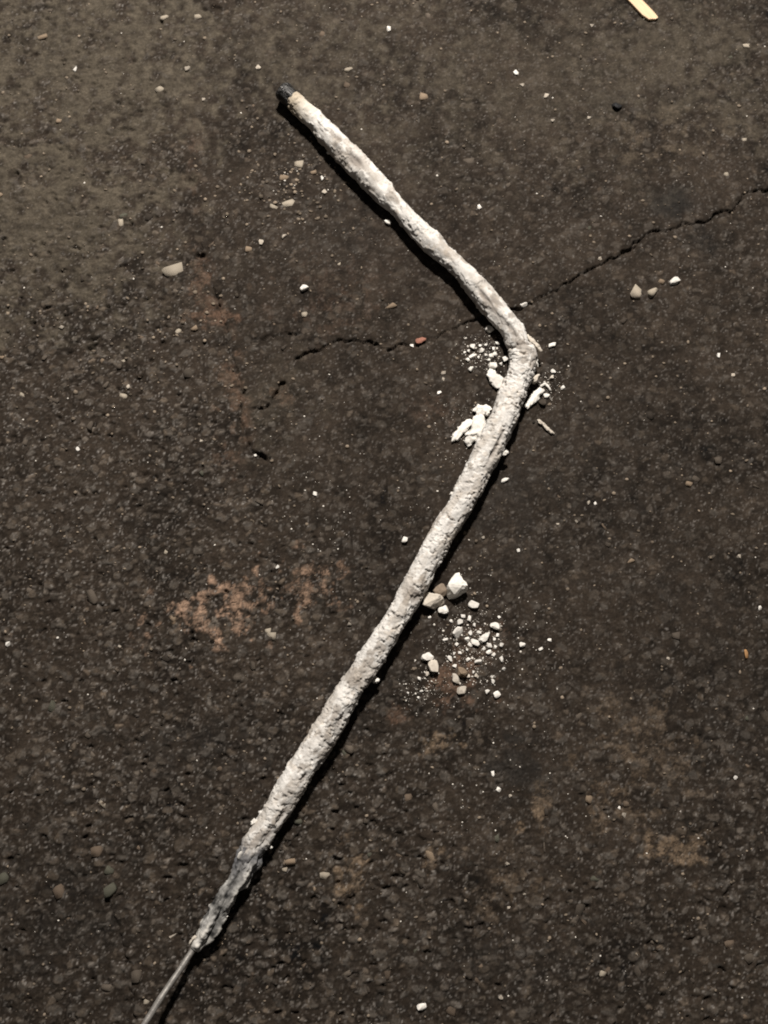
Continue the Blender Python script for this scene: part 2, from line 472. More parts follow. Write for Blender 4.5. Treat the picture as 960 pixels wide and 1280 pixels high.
def flake_mesh(name, sx, sy, sz, seed, mat):
    """a jagged plate of crust with an uneven top and broken edges"""
    r = random.Random(seed)
    off = Vector((r.uniform(-50, 50), r.uniform(-50, 50), r.uniform(-50, 50)))
    bm = bmesh.new()
    bmesh.ops.create_icosphere(bm, subdivisions=4, radius=1.0)
    asp = sx / sy
    for v in bm.verts:
        d = v.co
        f = 1.0 / (abs(d.x) ** 2.5 + abs(d.y) ** 2.5 + abs(d.z) ** 2.5) ** (1 / 2.5)
        p = d * f
        q = Vector((p.x * asp, p.y, p.z * 0.3))
        edge = 1 + 0.60 * mnoise.noise(q * 0.8 + off) + 0.42 * mnoise.noise(q * 1.9 + off) + 0.25 * mnoise.noise(q * 4.5 + off)
        p.x *= 1 + (edge - 1) / max(asp, 1) * 1.3
        p.y = p.y * edge + 0.30 * math.sin(p.x * 1.6 + r.random() * 0.001 + off.x) * 0.8
        p.z += 0.45 * mnoise.noise(q * 1.1 - off) + 0.22 * mnoise.noise(q * 3.1 - off) + 0.10 * mnoise.noise(q * 8 - off)
        v.co = p
    return fit_mesh(bm, name, sx, sy, sz, mat, False)

def lump(name, px, py, w, h, ang, mat, seed, hz=0.6, sub=2, cuts=7, rough=0.14, sink=0.08, lift=0.0, sharp=0.72, flat=True):
    """a loose piece: w x h pixels, long axis turned by ang degrees, resting on the asphalt"""
    s = mm(px, py, 1.0)
    sx, sy = w * s, h * s
    sz = min(sx, sy) * hz
    p = at(px, py, sz * 0.4 + lift)
    me = flake_mesh(name, sx, sy, sz, seed, mat) if name in ('crust_flake', 'crust_splinter') else lump_mesh(name, sx, sy, sz, seed, sub, cuts, rough, mat, sharp, flat)
    o = bpy.data.objects.new(name, me)
    COL.objects.link(o)
    xs = p[0] + np.array([0, 0.35, -0.35, 0, 0]) * sx; ys = p[1] + np.array([0, 0, 0, 0.35, -0.35]) * sy
    o.location = (p[0], p[1], float(np.max(gh(xs, ys))) - sz * sink + lift - 0.00008)
    o.rotation_euler = (0, 0, math.radians(ang))
    return o

# ------------------------------------------------------------------ stones set in the asphalt (pieces of the ground)
stone_lib = {}
for nm, mt in (('grey', M_GREY), ('dark', M_DGREY), ('buff', M_BUFF), ('pale', M_PALE), ('green', M_GREEN), ('tan', M_TAN)):
    stone_lib[nm] = []
    for k in range(5):
        me = lump_mesh('stone', 1.0, 1.0, 0.55, 500 + k * 7 + len(nm), 1, 8, 0.16, mt, 0.70, False)
        stone_lib[nm].append(me)

n_stone = 0
def stone(px, py, w, h, ang, kind, proud=0.35, label=None, sunk=1.0):
    global n_stone
    s = mm(px, py, 1.0)
    p = at(px, py)
    o = bpy.data.objects.new('stone', random.choice(stone_lib[kind]))
    COL.objects.link(o)
    zs = min(w, h) * s * 0.9
    o.scale = (w * s, h * s, zs)
    hh = float(gh(p[0], p[1])[0])
    o.location = (p[0], p[1], hh - zs * 0.55 * (1 - proud * sunk))
    o.rotation_euler = (random.uniform(-.12, .12), random.uniform(-.12, .12), math.radians(ang))
    o.parent = asphalt
    if label:
        o['label'] = label
    n_stone += 1

KNOWN = [(217, 342, 27, 22, 20, 'pale', .45), (798, 369, 18, 20, 60, 'pale', .5), (815, 367, 16, 15, 0, 'pale', .5), (826, 352, 10, 9, 0, 'tan', .4),
         (374, 206, 12, 12, 0, 'pale', .4), (361, 254, 17, 9, 15, 'pale', .4), (341, 260, 11, 8, -30, 'pale', .4), (356, 222, 14, 8, 5, 'tan', .3), (392, 216, 8, 6, 10, 'tan', .4),
         (311, 311, 10, 8, 0, 'tan', .4), (138, 1113, 19, 14, 40, 'green', .5), (5, 1098, 14, 18, 0, 'green', .4), (75, 1114, 15, 17, 20, 'buff', .4), (137, 1088, 13, 12, 0, 'green', .4),
         (122, 1064, 16, 14, 0, 'buff', .3), (132, 482, 13, 8, 30, 'grey', .4), (154, 495, 11, 7, -10, 'pale', .4), (128, 450, 6, 9, -15, 'tan', .4), (222, 414, 8, 10, -40, 'pale', .4), (236, 467, 14, 12, 0, 'grey', .35),
         (243, 410, 9, 9, 0, 'tan', .4), (354, 435, 8, 8, 0, 'grey', .4), (381, 393, 8, 7, 0, 'pale', .4), (66, 501, 17, 7, -20, 'grey', .4), (113, 534, 14, 13, 30, 'grey', .4), (155, 452, 10, 6, 20, 'pale', .4),
         (115, 747, 14, 22, 20, 'grey', .35), (88, 690, 11, 14, 0, 'buff', .35), (93, 909, 18, 14, -30, 'grey', .35), (66, 883, 12, 16, 0, 'green', .3), (150, 278, 10, 14, 0, 'pale', .35), (75, 152, 10, 6, 0, 'tan', .35),
         (247, 22, 12, 7, 0, 'pale', .35), (205, 24, 14, 9, 0, 'pale', .3), (200, 113, 12, 9, 30, 'pale', .35), (53, 47, 14, 7, 15, 'tan', .35), (435, 88, 14, 8, 0, 'pale', .3), (535, 20, 8, 9, 0, 'grey', .3), (515, 36, 8, 9, 0, 'grey', .3),
         (586, 204, 14, 11, 0, 'grey', .4), (635, 232, 10, 10, 0, 'grey', .35), (530, 122, 12, 11, 0, 'tan', .3), (907, 218, 8, 9, 0, 'pale', .3), (930, 177, 6, 7, 0, 'pale', .3), (934, 57, 11, 6, 0, 'pale', .35),
         (861, 605, 10, 9, 0, 'tan', .45), (845, 795, 11, 11, 0, 'grey', .45), (788, 701, 12, 6, 15, 'tan', .35), (898, 576, 11, 10, 0, 'grey', .45), (812, 520, 12, 12, 0, 'dark', .35), (779, 402, 12, 10, 0, 'dark', .35), (910, 455, 9, 8, 0, 'dark', .4),
         (889, 697, 14, 8, 0, 'grey', .3), (723, 897, 16, 11, 10, 'grey', .35), (752, 1220, 8, 14, -20, 'pale', .35), (537, 1071, 12, 24, 25, 'tan', .25), (527, 1103, 9, 12, 15, 'grey', .4), (736, 999, 10, 12, 0, 'tan', .4), (545, 1009, 8, 12, 20, 'grey', .4), (510, 998, 12, 12, 0, 'buff', .3),
         (938, 1197, 16, 12, 30, 'grey', .35), (912, 1180, 14, 10, 0, 'buff', .35), (818, 1178, 14, 11, 0, 'grey', .35), (564, 1264, 14, 14, 0, 'buff', .35), (800, 1217, 12, 20, 30, 'grey', .25), (725, 1138, 12, 18, -20, 'grey', .25),
         (437, 937, 12, 11, 0, 'grey', .45), (362, 1077, 16, 9, 0, 'tan', .35), (406, 1094, 14, 9, -10, 'pale', .4), (356, 1087, 7, 6, 0, 'pale', .4), (73, 1247, 16, 12, 50, 'grey', .35), (135, 1235, 18, 9, 0, 'grey', .3), (172, 1220, 14, 16, 0, 'grey', .3), (85, 1148, 10, 12, 0, 'buff', .4),
         (182, 1255, 7, 12, -20, 'pale', .35), (340, 797, 12, 12, 0, 'pale', .35), (335, 789, 8, 8, 0, 'pale', .35), (215, 773, 10, 12, 0, 'tan', .3), (745, 283, 10, 8, 0, 'dark', .3), (489, 382, 15, 8, 10, 'tan', .35), (658, 470, 9, 8, 0, 'dark', .4)]
for a in KNOWN:
    stone(*a)
rs = np.random.default_rng(5)
while n_stone < 300:
    px, py = rs.uniform(-10, 970), rs.uniform(-10, 1290)
    p = at(px, py)
    c = float(coarse_map(p[:1], p[1:2])[0])
    if rs.random() > c * 0.9:
        continue
    w = rs.uniform(5.5, 13); h = w * rs.uniform(0.5, 0.95)
    k = rs.choice(['grey', 'dark', 'buff', 'pale', 'green', 'tan'], p=[.36, .30, .20, .03, .06, .05])
    stone(px, py, w, h, rs.uniform(0, 180), k, rs.uniform(0.2, 0.42), None, 0.62)

# ------------------------------------------------------------------ the encrusted rod
ZR = 0.0056                       # height of the rod's axis above the ground
# photograph px, py, width in pixels
ROD = [(366, 125, 24), (382, 140, 24), (400, 157, 25), (426, 185, 28), (452, 211, 29), (478, 240, 28), (497, 258, 22), (510, 273, 23), (524, 288, 24), (540, 303, 27), (556, 319, 22),
       (573, 334, 22), (588, 351, 26), (602, 367, 28), (619, 387, 28), (638, 410, 27), (648, 430, 28), (653, 446, 32), (652, 461, 33), (648, 476, 33), (643, 488, 33), (637, 501, 34),
       (628, 526, 36), (619, 545, 37), (608, 567, 36), (596, 590, 33), (584, 613, 35), (571, 640, 33), (550, 673, 32), (534, 701, 31), (520, 729, 33), (505, 757, 31),
       (488, 785, 31), (471, 813, 33), (456, 836, 34), (439, 858, 32), (426, 881, 36), (411, 908, 36), (394, 935, 36), (376, 963, 35), (359, 990, 36), (343, 1018, 33), (325, 1045, 33), (311, 1071, 31),
       (300, 1092, 27), (287, 1113, 23), (274, 1136, 23), (261, 1160, 22), (248, 1180, 15), (243, 1188, 9)]

def path3(pts):
    P = np.array([list(at(a, b, ZR - 0.0006 * min(1.0, max(0.0, (430 - b) / 200.0)))) for a, b, _ in pts]); R = np.array([mm(a, b, w) / 2 * 0.97 for a, b, w in pts])
    k = (DIST - ZR) / DIST
    return P, R * k

def resample(P, R, step, smooth=6):
    """Catmull-Rom through the points, then even spacing and light smoothing"""
    pts = []; rad = []
    n = len(P)
    for i in range(n - 1):
        p0, p1, p2, p3 = P[max(i - 1, 0)], P[i], P[i + 1], P[min(i + 2, n - 1)]
        for t in np.linspace(0, 1, 12, endpoint=False):
            pts.append(0.5 * ((2 * p1) + (-p0 + p2) * t + (2 * p0 - 5 * p1 + 4 * p2 - p3) * t * t + (-p0 + 3 * p1 - 3 * p2 + p3) * t ** 3))
            rad.append(R[i] + (R[i + 1] - R[i]) * (t * t * (3 - 2 * t)))
    pts.append(P[-1]); rad.append(R[-1])
    pts = np.array(pts); rad = np.array(rad)
    L = np.concatenate([[0], np.cumsum(np.linalg.norm(np.diff(pts, axis=0), axis=1))])
    s = np.arange(0, L[-1], step)
    q = np.stack([np.interp(s, L, pts[:, j]) for j in range(3)], 1)
    r = np.interp(s, L, rad)
    for _ in range(smooth):
        q[1:-1] = (q[:-2] + 2 * q[1:-1] + q[2:]) / 4
    return s, q, r

def tube(name, s, q, r, disp, mat, parent, segs=88, colour=None, origin=None, cap=True, squash=None):
    T = np.gradient(q, axis=0); T /= np.linalg.norm(T, axis=1)[:, None]
    S = np.cross(np.array([0, 0, 1.0]), T); S /= np.linalg.norm(S, axis=1)[:, None]
    U = np.cross(T, S)
    ph = np.linspace(0, 2 * math.pi, segs, endpoint=False)
    SS, PP = np.meshgrid(s, ph, indexing='ij')
    rr = np.repeat(r[:, None], segs, 1)
    d = disp(SS, PP, rr) if disp else np.zeros_like(rr)
    rad = rr + d
    pos = q[:, None, :] + rad[..., None] * (np.cos(PP)[..., None] * S[:, None, :] + np.sin(PP)[..., None] * U[:, None, :])
    V = pos.reshape(-1, 3)
    n = len(s)
    idx = np.arange(n * segs).reshape(n, segs)
    nxt = np.roll(idx, -1, axis=1)
    F = np.stack([idx[:-1], idx[1:], nxt[1:], nxt[:-1]], -1).reshape(-1, 4)
    cols = None
    if colour is not None:
        cols = colour(SS, PP, d, rr).reshape(-1, 3)
    if cap:
        V = np.vstack([V, q[0] - T[0] * r[0] * 0.25, q[-1] + T[-1] * r[-1] * 0.25])
        a, b = n * segs, n * segs + 1
        f0 = np.stack([np.full(segs, a), idx[0], nxt[0], nxt[0]], -1)
        f1 = np.stack([np.full(segs, b), nxt[-1], idx[-1], idx[-1]], -1)
        tris = np.vstack([f0[:, :3], f1[:, :3]])
        if cols is not None:
            cols = np.vstack([cols, cols[0], cols[-1]])
    o0 = np.array(origin) if origin is not None else np.zeros(3)
    me_faces = [tuple(f) for f in F.tolist()] + ([tuple(t) for t in tris.tolist()] if cap else [])
    return mesh_object(name, V - o0, me_faces, mat, parent, True, cols)

rod = bpy.data.objects.new('encrusted_rod', None)
COL.objects.link(rod)
base = at(654, 447)
rod.location = (base[0], base[1], 0)
rod.empty_display_size = 0.01
tag(rod, 'long bent rod caked in white crust, with a dark cap and a bare wire end', 'rod')
O = np.array([base[0], base[1], 0.0])

P_all, R_all = path3(ROD)
i_burn = 43                       # where the crust thins to the burnt grey end
sA, qA, rA = resample(P_all, R_all, 0.00028)
Lpt = np.concatenate([[0], np.cumsum(np.linalg.norm(np.diff(P_all, axis=0), axis=1))])
S_BEND = Lpt[17]; S_BURN = Lpt[i_burn]; S_END = sA[-1]
def s_of(px, py):
    d = np.linalg.norm(qA[:, :2] - at(px, py, ZR)[None, :2], axis=1)
    return sA[int(np.argmin(d))]

cut = int(np.searchsorted(sA, S_BURN + 0.004))
cutb = int(np.searchsorted(sA, S_BURN - 0.004))

def crust_fields(S_, P_, R_):
    cx, cy = R_ * np.cos(P_), R_ * np.sin(P_)
    low = sstep(S_BEND - 0.03, S_BEND + 0.02, S_)             # 0 on the smooth upper arm, 1 on the granular lower arm
    return cx, cy, low

def ridge(n):
    return 1 - np.abs(n) * 2

PITDARK = []
for px, py, ang, ls, lp, dep in ((450, 204, 1.9, .0042, .45, .0011), (426, 178, 1.4, .0022, .30, .0007), (424, 192, 2.3, .0030, .40, .0007), (607, 374, 1.9, .0045, .22, .0009),
                                 (616, 384, 1.4, .0030, .35, .0006), (622, 398, 2.2, .0080, .40, .0007), (640, 418, 1.9, .0060, .25, .0008), (612, 560, 1.1, .0080, .16, .0009), (578, 610, 1.8, .0060, .45, .0004), (556, 655, 1.4, .0030, .3, .0006),
                                 (515, 745, 1.0, .0028, .35, .0010), (502, 738, 1.7, .004, .5, .0004), (443, 852, 1.2, .0025, .3, .0008), (418, 898, 1.0, .003, .25, .0008), (372, 966, 1.0, .0022, .22, .0010), (348, 1012, 0.9, .004, .3, .0008), (330, 1042, 1.0, .004, .35, .0008)):
    PITDARK.append((s_of(px, py), ang, ls, lp, dep))

def pit_mask(S_, P_):
    m = 0
    for s0, a0, ls, lp, dep in PITDARK:
        da = (P_ - a0 + math.pi) % (2 * math.pi) - math.pi
        m = m + dep * np.exp(-(((S_ - s0) / ls) ** 2 + (da / lp) ** 2) ** 1.5)
    return m

def crust_disp(S_, P_, R_):
    cx, cy, low = crust_fields(S_, P_, R_)
    big = fbm3(S_ * 0.55, cx, cy, 0.0075, 201, 2)
    mid = fbm3(S_ * 0.7, cx, cy, 0.0030, 211, 3)
    gran = fbm3(S_, cx, cy, 0.0014, 221, 3)
    scab = sstep(0.12, 0.26, fbm3(S_, cx, cy, 0.0055, 231, 3))
    scab2 = sstep(0.30, 0.38, fbm3(S_ * 0.8, cx, cy, 0.0030, 241, 3))
    holes = sstep(0.52, 0.85, fbm3(S_, cx, cy, 0.0016, 251, 2))
    bark = sstep(0.02, 0.10, fbm3(S_ * 0.42, cx, cy, 0.0042, 271, 4))
    rag = sstep(0.34, 0.44, fbm3(S_ * 0.9, cx, cy, 0.0042, 281, 4))
    d = R_ * ((0.066 - 0.030 * low) * big + (0.040 - 0.012 * low) * mid)
    d += (1 - low) * (R_ * (0.050 * scab + 0.012 * gran) + 0.00030 * bark + 0.00030 * rag)
    d += low * (R_ * 0.034 * gran + 0.00024 * scab + 0.00024 * scab2 + 0.00042 * rag - 0.00055 * holes - 0.0002)
    d -= pit_mask(S_, P_) * (1 + 0.5 * mid)
    # crisp transverse cracks near the bend
    bend = np.exp(-((S_ - S_BEND - 0.006) / 0.012) ** 2)
    d -= bend * 0.00075 * sstep(0.78, 0.95, ridge(fbm3(S_ * 1.8, cx, cy, 0.0045, 261, 2)))
    # the coating broke across at the bend: a ragged gap, then a proud lip
    sb = S_ - (S_BEND - 0.0040) + 0.0016 * mid + 0.0012 * np.cos(P_ * 2 + 0.5)
    d -= 0.0011 * np.exp(-(sb / 0.00085) ** 2) * (0.35 + 0.65 * sstep(-0.3, 0.3, gran + 0.3))
    d += 0.00055 * sstep(0.0004, 0.0010, sb) * sstep(0.016, 0.006, sb)
    # ragged thinning into the burnt end and a rounded start at the cap
    d -= R_ * 0.55 * sstep(S_BURN - 0.002, S_BURN + 0.004, S_ + 0.0018 * mid + 0.0025 * np.sin(P_ * 2 + 1)) 
    d -= R_ * 0.10 * sstep(0.0035, 0.0, S_)
    return d

def crust_col(S_, P_, d, R_):
    cx, cy, low = crust_fields(S_, P_, R_)
    n1 = fbm3(S_, cx, cy, 0.010, 301, 4); n2 = fbm3(S_, cx, cy, 0.0025, 311, 3)
    v = 0.585 + 0.09 * n1 + 0.08 * n2
    col = v[..., None] * np.array([1.0, 0.965, 0.915])
    def mix(m, rgb):
        nonlocal col
        m = np.clip(m, 0, 1)[..., None]
        col = col * (1 - m) + np.array(rgb) * m
    st = fbm3(S_ * 0.35, cx, cy, 0.0045, 331, 4)
    mix(0.70 * sstep(0.10, 0.65, n1 - 0.3 * n2), (0.40, 0.375, 0.345))
    mix(0.62 * sstep(0.06, 0.45, st), (0.36, 0.325, 0.285))
    mix(0.70 * sstep(0.38, 0.60, fbm3(S_ * 0.7, cx, cy, 0.0052, 341, 4)), (0.235, 0.205, 0.175))          # greyer scuffs
    mix(0.55 * sstep(0.35, 0.7, n2), (0.40, 0.35, 0.295))
    mix(0.30 * low * sstep(0.1, 0.6, fbm3(S_, cx, cy, 0.02, 321, 3)), (0.50, 0.48, 0.45))
    mix(np.clip(pit_mask(S_, P_) / 0.0009, 0, 1) * 0.80, (0.20, 0.175, 0.155))
    mix(0.7 * np.exp(-((S_ - (S_BEND - 0.0040) + 0.0014 * n2) / 0.0008) ** 2), (0.16, 0.135, 0.115))  # bare grey-brown spots where flakes came off
    mix(0.90 * sstep(0.0085, 0.0020, S_ + 0.0018 * n1 + 0.0010 * np.cos(P_)), (0.27, 0.215, 0.155))   # tan singed collar by the cap
    mix(0.55 * sstep(0.018, 0.006, S_ + 0.003 * n2), (0.46, 0.40, 0.31))
    mix(0.92 * sstep(S_BURN - 0.010, S_BURN - 0.002, S_ + 0.004 * n1 + 0.003 * n2 - 0.003 * np.cos(P_ - 2.2)), (0.115, 0.115, 0.12))  # sooty start of the burnt end
    return np.clip(col, 0.02, 0.9)

crust = tube('crust', sA[:cut], qA[:cut], rA[:cut], crust_disp, M_CRUST, rod, 96, crust_col, O)

# burnt, split end: grey fluted crust open along the wire
def burn_disp(S_, P_, R_):
    cx, cy = R_ * np.cos(P_), R_ * np.sin(P_)
    t = (S_ - sA[cutb]) / (S_END - sA[cutb])
    gro = fbm3(S_ * 0.16, cx, cy, 0.0026, 401, 3)
    g2 = fbm3(S_ * 0.45, cx, cy, 0.0013, 411, 3)
    lumpy = fbm3(S_, cx, cy, 0.0030, 421, 3)
    d = R_ * (0.30 * gro + 0.13 * g2 + 0.20 * lumpy)
    # long split on the right flank
    da = (P_ - (1.05 + 0.45 * np.sin(t * 5.0)) + math.pi) % (2 * math.pi) - math.pi
    d -= R_ * 0.46 * np.exp(-(da / 0.24) ** 2) * sstep(0.22, 0.40, t) * (0.7 + 0.5 * lumpy)
    da2 = (P_ - 1.75 + math.pi) % (2 * math.pi) - math.pi
    d -= R_ * 0.30 * np.exp(-(da2 / 0.16) ** 2) * sstep(0.05, 0.16, t) * sstep(0.36, 0.24, t)
    d -= R_ * 0.35 * sstep(0.10, 0.0, t)
    return np.maximum(d, -R_ * 0.75)

def burn_col(S_, P_, d, R_):
    cx, cy = R_ * np.cos(P_), R_ * np.sin(P_)
    t = (S_ - sA[cutb]) / (S_END - sA[cutb])
    n1 = fbm3(S_ * 0.35, cx, cy, 0.0028, 431, 3); n2 = fbm3(S_, cx, cy, 0.0016, 441, 3)
    v = 0.23 + 0.20 * n1 + 0.10 * n2
    col = v[..., None] * np.array([1.0, 0.975, 0.93])
    def mix(m, rgb):
        nonlocal col
        m = np.clip(m, 0, 1)[..., None]
        col = col * (1 - m) + np.array(rgb) * m
    mix(0.85 * sstep(0.42, 0.10, t + 0.16 * n1), (0.12, 0.12, 0.125))
    mix(0.85 * sstep(0.08, 0.38, d / R_ + 0.10 * n2), (0.58, 0.555, 0.51))
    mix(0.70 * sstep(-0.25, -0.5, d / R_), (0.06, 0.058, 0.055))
    mix(0.5 * sstep(0.80, 0.97, t + 0.1 * n2), (0.62, 0.59, 0.54))
    return np.clip(col, 0.02, 0.9)

burnt = tube('burnt_end', sA[cutb:], qA[cutb:], rA[cutb:], burn_disp, M_CRUST, rod, 80, burn_col, O)
burnt['label'] = 'grey sooty split end of the crust'

# bare wire running on out of the burnt end
wp = [(262, 1155, ZR), (247, 1180, ZR - 0.0002), (239, 1191, ZR), (222, 1216, ZR + 0.0020), (204, 1243, ZR + 0.0042), (190, 1265, ZR + 0.0058), (180, 1281, ZR + 0.0068), (160, 1314, ZR + 0.0084), (135, 1356, ZR + 0.0096), (106, 1402, ZR + 0.0100)]
Pw = np.array([list(at(a, b, z)) for a, b, z in wp]); Rw = np.array([mm(a, b, 7.6) / 2 for a, b, z in wp])
sw, qw, rw = resample(Pw, Rw, 0.0006)
tube('core_wire', sw, qw, rw, lambda S_, P_, R_: R_ * (0.10 * fbm3(S_ * 0.3, R_ * np.cos(P_), R_ * np.sin(P_), 0.0018, 451, 3) + 0.04 * np.sin(S_ * 900)), M_WIRE, rod, 20, None, O)

# dark metal cap on the far end
def cap_part():
    T = qA[6] - qA[0]; T /= np.linalg.norm(T)
    S = np.cross([0, 0, 1.0], T); S /= np.linalg.norm(S); U = np.cross(T, S)
    r0 = float(rA[0])
    c0 = qA[0] + T * 0.0008
    prof = [(0.0, 0.80), (-0.0003, 0.94), (-0.0012, 0.98), (-0.0026, 1.0), (-0.0042, 0.99), (-0.0058, 1.03), (-0.0070, 1.02), (-0.0078, 0.96), (-0.0080, 0.84), (-0.0077, 0.72), (-0.0066, 0.66), (-0.0054, 0.60), (-0.0048, 0.35), (-0.0047, 0.0)]
    segs = 56
    V = []; F = []; Cc = []
    for i, (z, f) in enumerate(prof):
        for k in range(segs):
            a = 2 * math.pi * k / segs
            nz = mnoise.noise(Vector((math.cos(a) * 2, math.sin(a) * 2, z * 700)))
            n_2 = mnoise.noise(Vector((math.cos(a) * 5, math.sin(a) * 5, z * 1500 + 9)))
            n_3 = mnoise.noise(Vector((math.cos(a) * 9, math.sin(a) * 9, z * 2600 - 4)))
            rr = r0 * f * (0.98 + 0.13 * nz + 0.09 * n_2 + 0.05 * n_3)
            V.append(c0 + T * (z + 0.0009 * nz + 0.0004 * n_2) + S * rr * math.cos(a) + U * rr * math.sin(a))
            v = 0.018 + 0.26 * max(0, n_2 + 0.5 * n_3 - 0.25)
            if i >= 9:
                v = 0.02
            Cc.append((v, v * 0.96, v * 0.92))
    for i in range(len(prof) - 1):
        for k in range(segs):
            k2 = (k + 1) % segs
            F.append((i * segs + k, i * segs + k2, (i + 1) * segs + k2, (i + 1) * segs + k))
    o = mesh_object('end_cap', np.array(V) - O, F, M_CAP, rod, True, np.array(Cc))
    o['label'] = 'dark tarnished metal cap'
    return o
cap_part()

def stuck(name, px, py, w, h, ang, mat, seed, z, hz=0.5, rough=0.18, sub=2, tilt=0.0, label=None):
    """a bit of crust still attached to the rod: a part"""
    s = mm(px, py, 1.0) * (DIST - z) / DIST
    p = at(px, py, z)
    sz = min(w, h) * s * hz
    me = flake_mesh(name, w * s, h * s, sz, seed, mat)
    o = bpy.data.objects.new(name, me)
    COL.objects.link(o)
    o.location = p - O - np.array([0, 0, sz / 2])
    o.rotation_euler = (0, math.radians(tilt), math.radians(ang))
    o.parent = rod
    if label:
        o['label'] = label
    return o
stuck('splinter', 668, 429, 30, 8, -54, M_CREAM, 901, 0.0066, 0.8, label='splinter of crust standing off the outer side of the bend')
stuck('crust_chip', 317, 1027, 11, 7, 30, M_WHITE, 902, 0.0075, 0.8)
stuck('crust_chip', 630, 566, 12, 8, 25, M_WHITE, 903, 0.0058, 0.8)
stuck('crust_chip', 669, 452, 10, 14, -10, M_WHITE, 904, 0.0055, 0.9)
stuck('crust_chip', 669, 473, 8, 15, -25, M_CREAM, 905, 0.0045, 0.9)
stuck('crust_chip', 565, 617, 7, 5, 0, M_WHITE, 906, 0.0070, 0.8)
stuck('crust_chip', 355, 1023, 6, 7, 0, M_WHITE, 907, 0.0050, 0.8)
stuck('crust_chip', 338, 1058, 6, 6, 0, M_WHITE, 908, 0.0050, 0.8)
stuck('crust_chip', 324, 1078, 5, 5, 0, M_WHITE, 909, 0.0050, 0.8)
stuck('crust_chip', 298, 1111, 5, 5, 0, M_WHITE, 910, 0.0050, 0.8)
stuck('crust_chip', 309, 1099, 8, 5, 40, M_WHITE, 911, 0.0052, 0.8)
stuck('crust_chip', 281, 1146, 8, 5, 30, M_WHITE, 912, 0.0052, 0.8)
stuck('crust_chip', 253, 1177, 13, 6, 38, M_WHITE, 913, 0.0068, 0.7)
stuck('crust_chip', 241, 1175, 6, 13, -25, M_CREAM, 914, 0.0072, 0.7)
stuck('crust_chip', 411, 191, 6, 5, 0, M_WHITE, 915, 0.0035, 0.8)
stuck('crust_chip', 533, 723, 7, 6, 0, M_CREAM, 916, 0.0050, 0.8)
stuck('crust_chip', 470, 851, 9, 8, 50, M_WHITE, 917, 0.0048, 0.8)
stuck('crust_chip', 274, 1131, 12, 5, 52, M_WHITE, 918, 0.0082, 0.6)

ORD = ['leftmost', 'second from left', 'third from left', 'fourth from left', 'fifth from left', 'sixth from left', 'seventh from left', 'eighth from left', 'ninth from left', 'tenth from left', 'eleventh from left', 'twelfth from left']
def sector_labels(spots, bands, text):
    """tells look-alike crumbs apart by their place: the band of the scatter they lie in, then the order from the left"""
    out = {}
    for nm, (y0, y1, x0, x1) in bands.items():
        ins = sorted((p[0], i) for i, p in enumerate(spots) if y0 <= p[1] < y1 and x0 <= p[0] < x1 and i not in out)
        for k, (_, i) in enumerate(ins):
            out[i] = text % ((ORD[k] if len(ins) > 1 else 'only one'), nm)
    return out

# ------------------------------------------------------------------ loose pieces of crust by the bend
tag(lump('crust_flake', 619, 475, 30, 19, -42, M_WHITE, 21, 0.38, 3, 8), 'white flake sticking out from under the inside of the bend', 'flake')
tag(lump('crust_flake', 603, 513, 25, 17, 5, M_WHITE, 22, 0.4, 3, 8), 'top white flake of the heap left of the rod below the bend', 'flake')
tag(lump('crust_flake', 598, 534, 36, 24, 62, M_WHITE, 23, 0.35, 3, 8), 'broad white flake against the rod in the heap below the bend', 'flake')
tag(lump('crust_flake', 578, 538, 41, 15, 52, M_WHITE, 24, 0.4, 3, 8), 'long white flake on the outer left of the heap below the bend', 'flake')
tag(lump('crust_flake', 589, 549, 19, 14, 30, M_WHITE, 25, 0.5, 2, 8), 'small white flake at the bottom of the heap below the bend', 'flake')
tag(lump('crust_flake', 667, 498, 35, 13, 48, M_WHITE, 26, 0.5, 3, 8), 'long white flake lying right of the rod just below the bend', 'flake')
tag(lump('crust_flake', 684, 483, 15, 4, -52, M_WHITE, 27, 1.0, 2, 8), 'thin curled shred at the upper end of the long right flake', 'shred')
tag(lump('crust_flake', 678, 482, 9, 4, 35, M_WHITE, 127, 1.0, 2, 8), 'short shred lying across the tip of the long right flake', 'shred')
tag(lump('crust_crumb', 683, 495, 8, 6, 0, M_WHITE, 28, 0.7), 'round white crumb beside the long right flake', 'crumb')
tag(lump('pebble', 678, 503, 10, 9, 0, M_GREY, 29, 0.6), 'grey pebble just below the long right flake', 'pebble')
tag(lump('crust_splinter', 682, 534, 29, 6, -42, M_CREAM, 30, 0.8, 3, 7), 'thin cream splinter lying alone right of the rod below the bend', 'splinter')
tag(lump('crust_crumb', 690, 432, 10, 6, 10, M_WHITE, 31, 0.7), 'white crumb right of the splinter at the bend', 'crumb')
tag(lump('crust_crumb', 631, 600, 11, 5, 30, M_WHITE, 32, 0.7), 'lone white crumb in the shade right of the lower arm', 'crumb')
tag(lump('red_chip', 526, 425, 14, 8, 22, M_RED, 33, 0.6), 'small brick red chip lying in the crack left of the bend', 'chip')
tag(lump('crust_crumb', 612, 412, 10, 8, -35, M_WHITE, 34, 0.7), 'white crumb in the rod\'s shadow above the bend scatter', 'crumb')
tag(lump('crust_crumb', 616, 458, 11, 9, 10, M_WHITE, 35, 0.7), 'largest white crumb above the flake inside the bend', 'crumb')
G1 = 'crumbs scattered inside the bend'
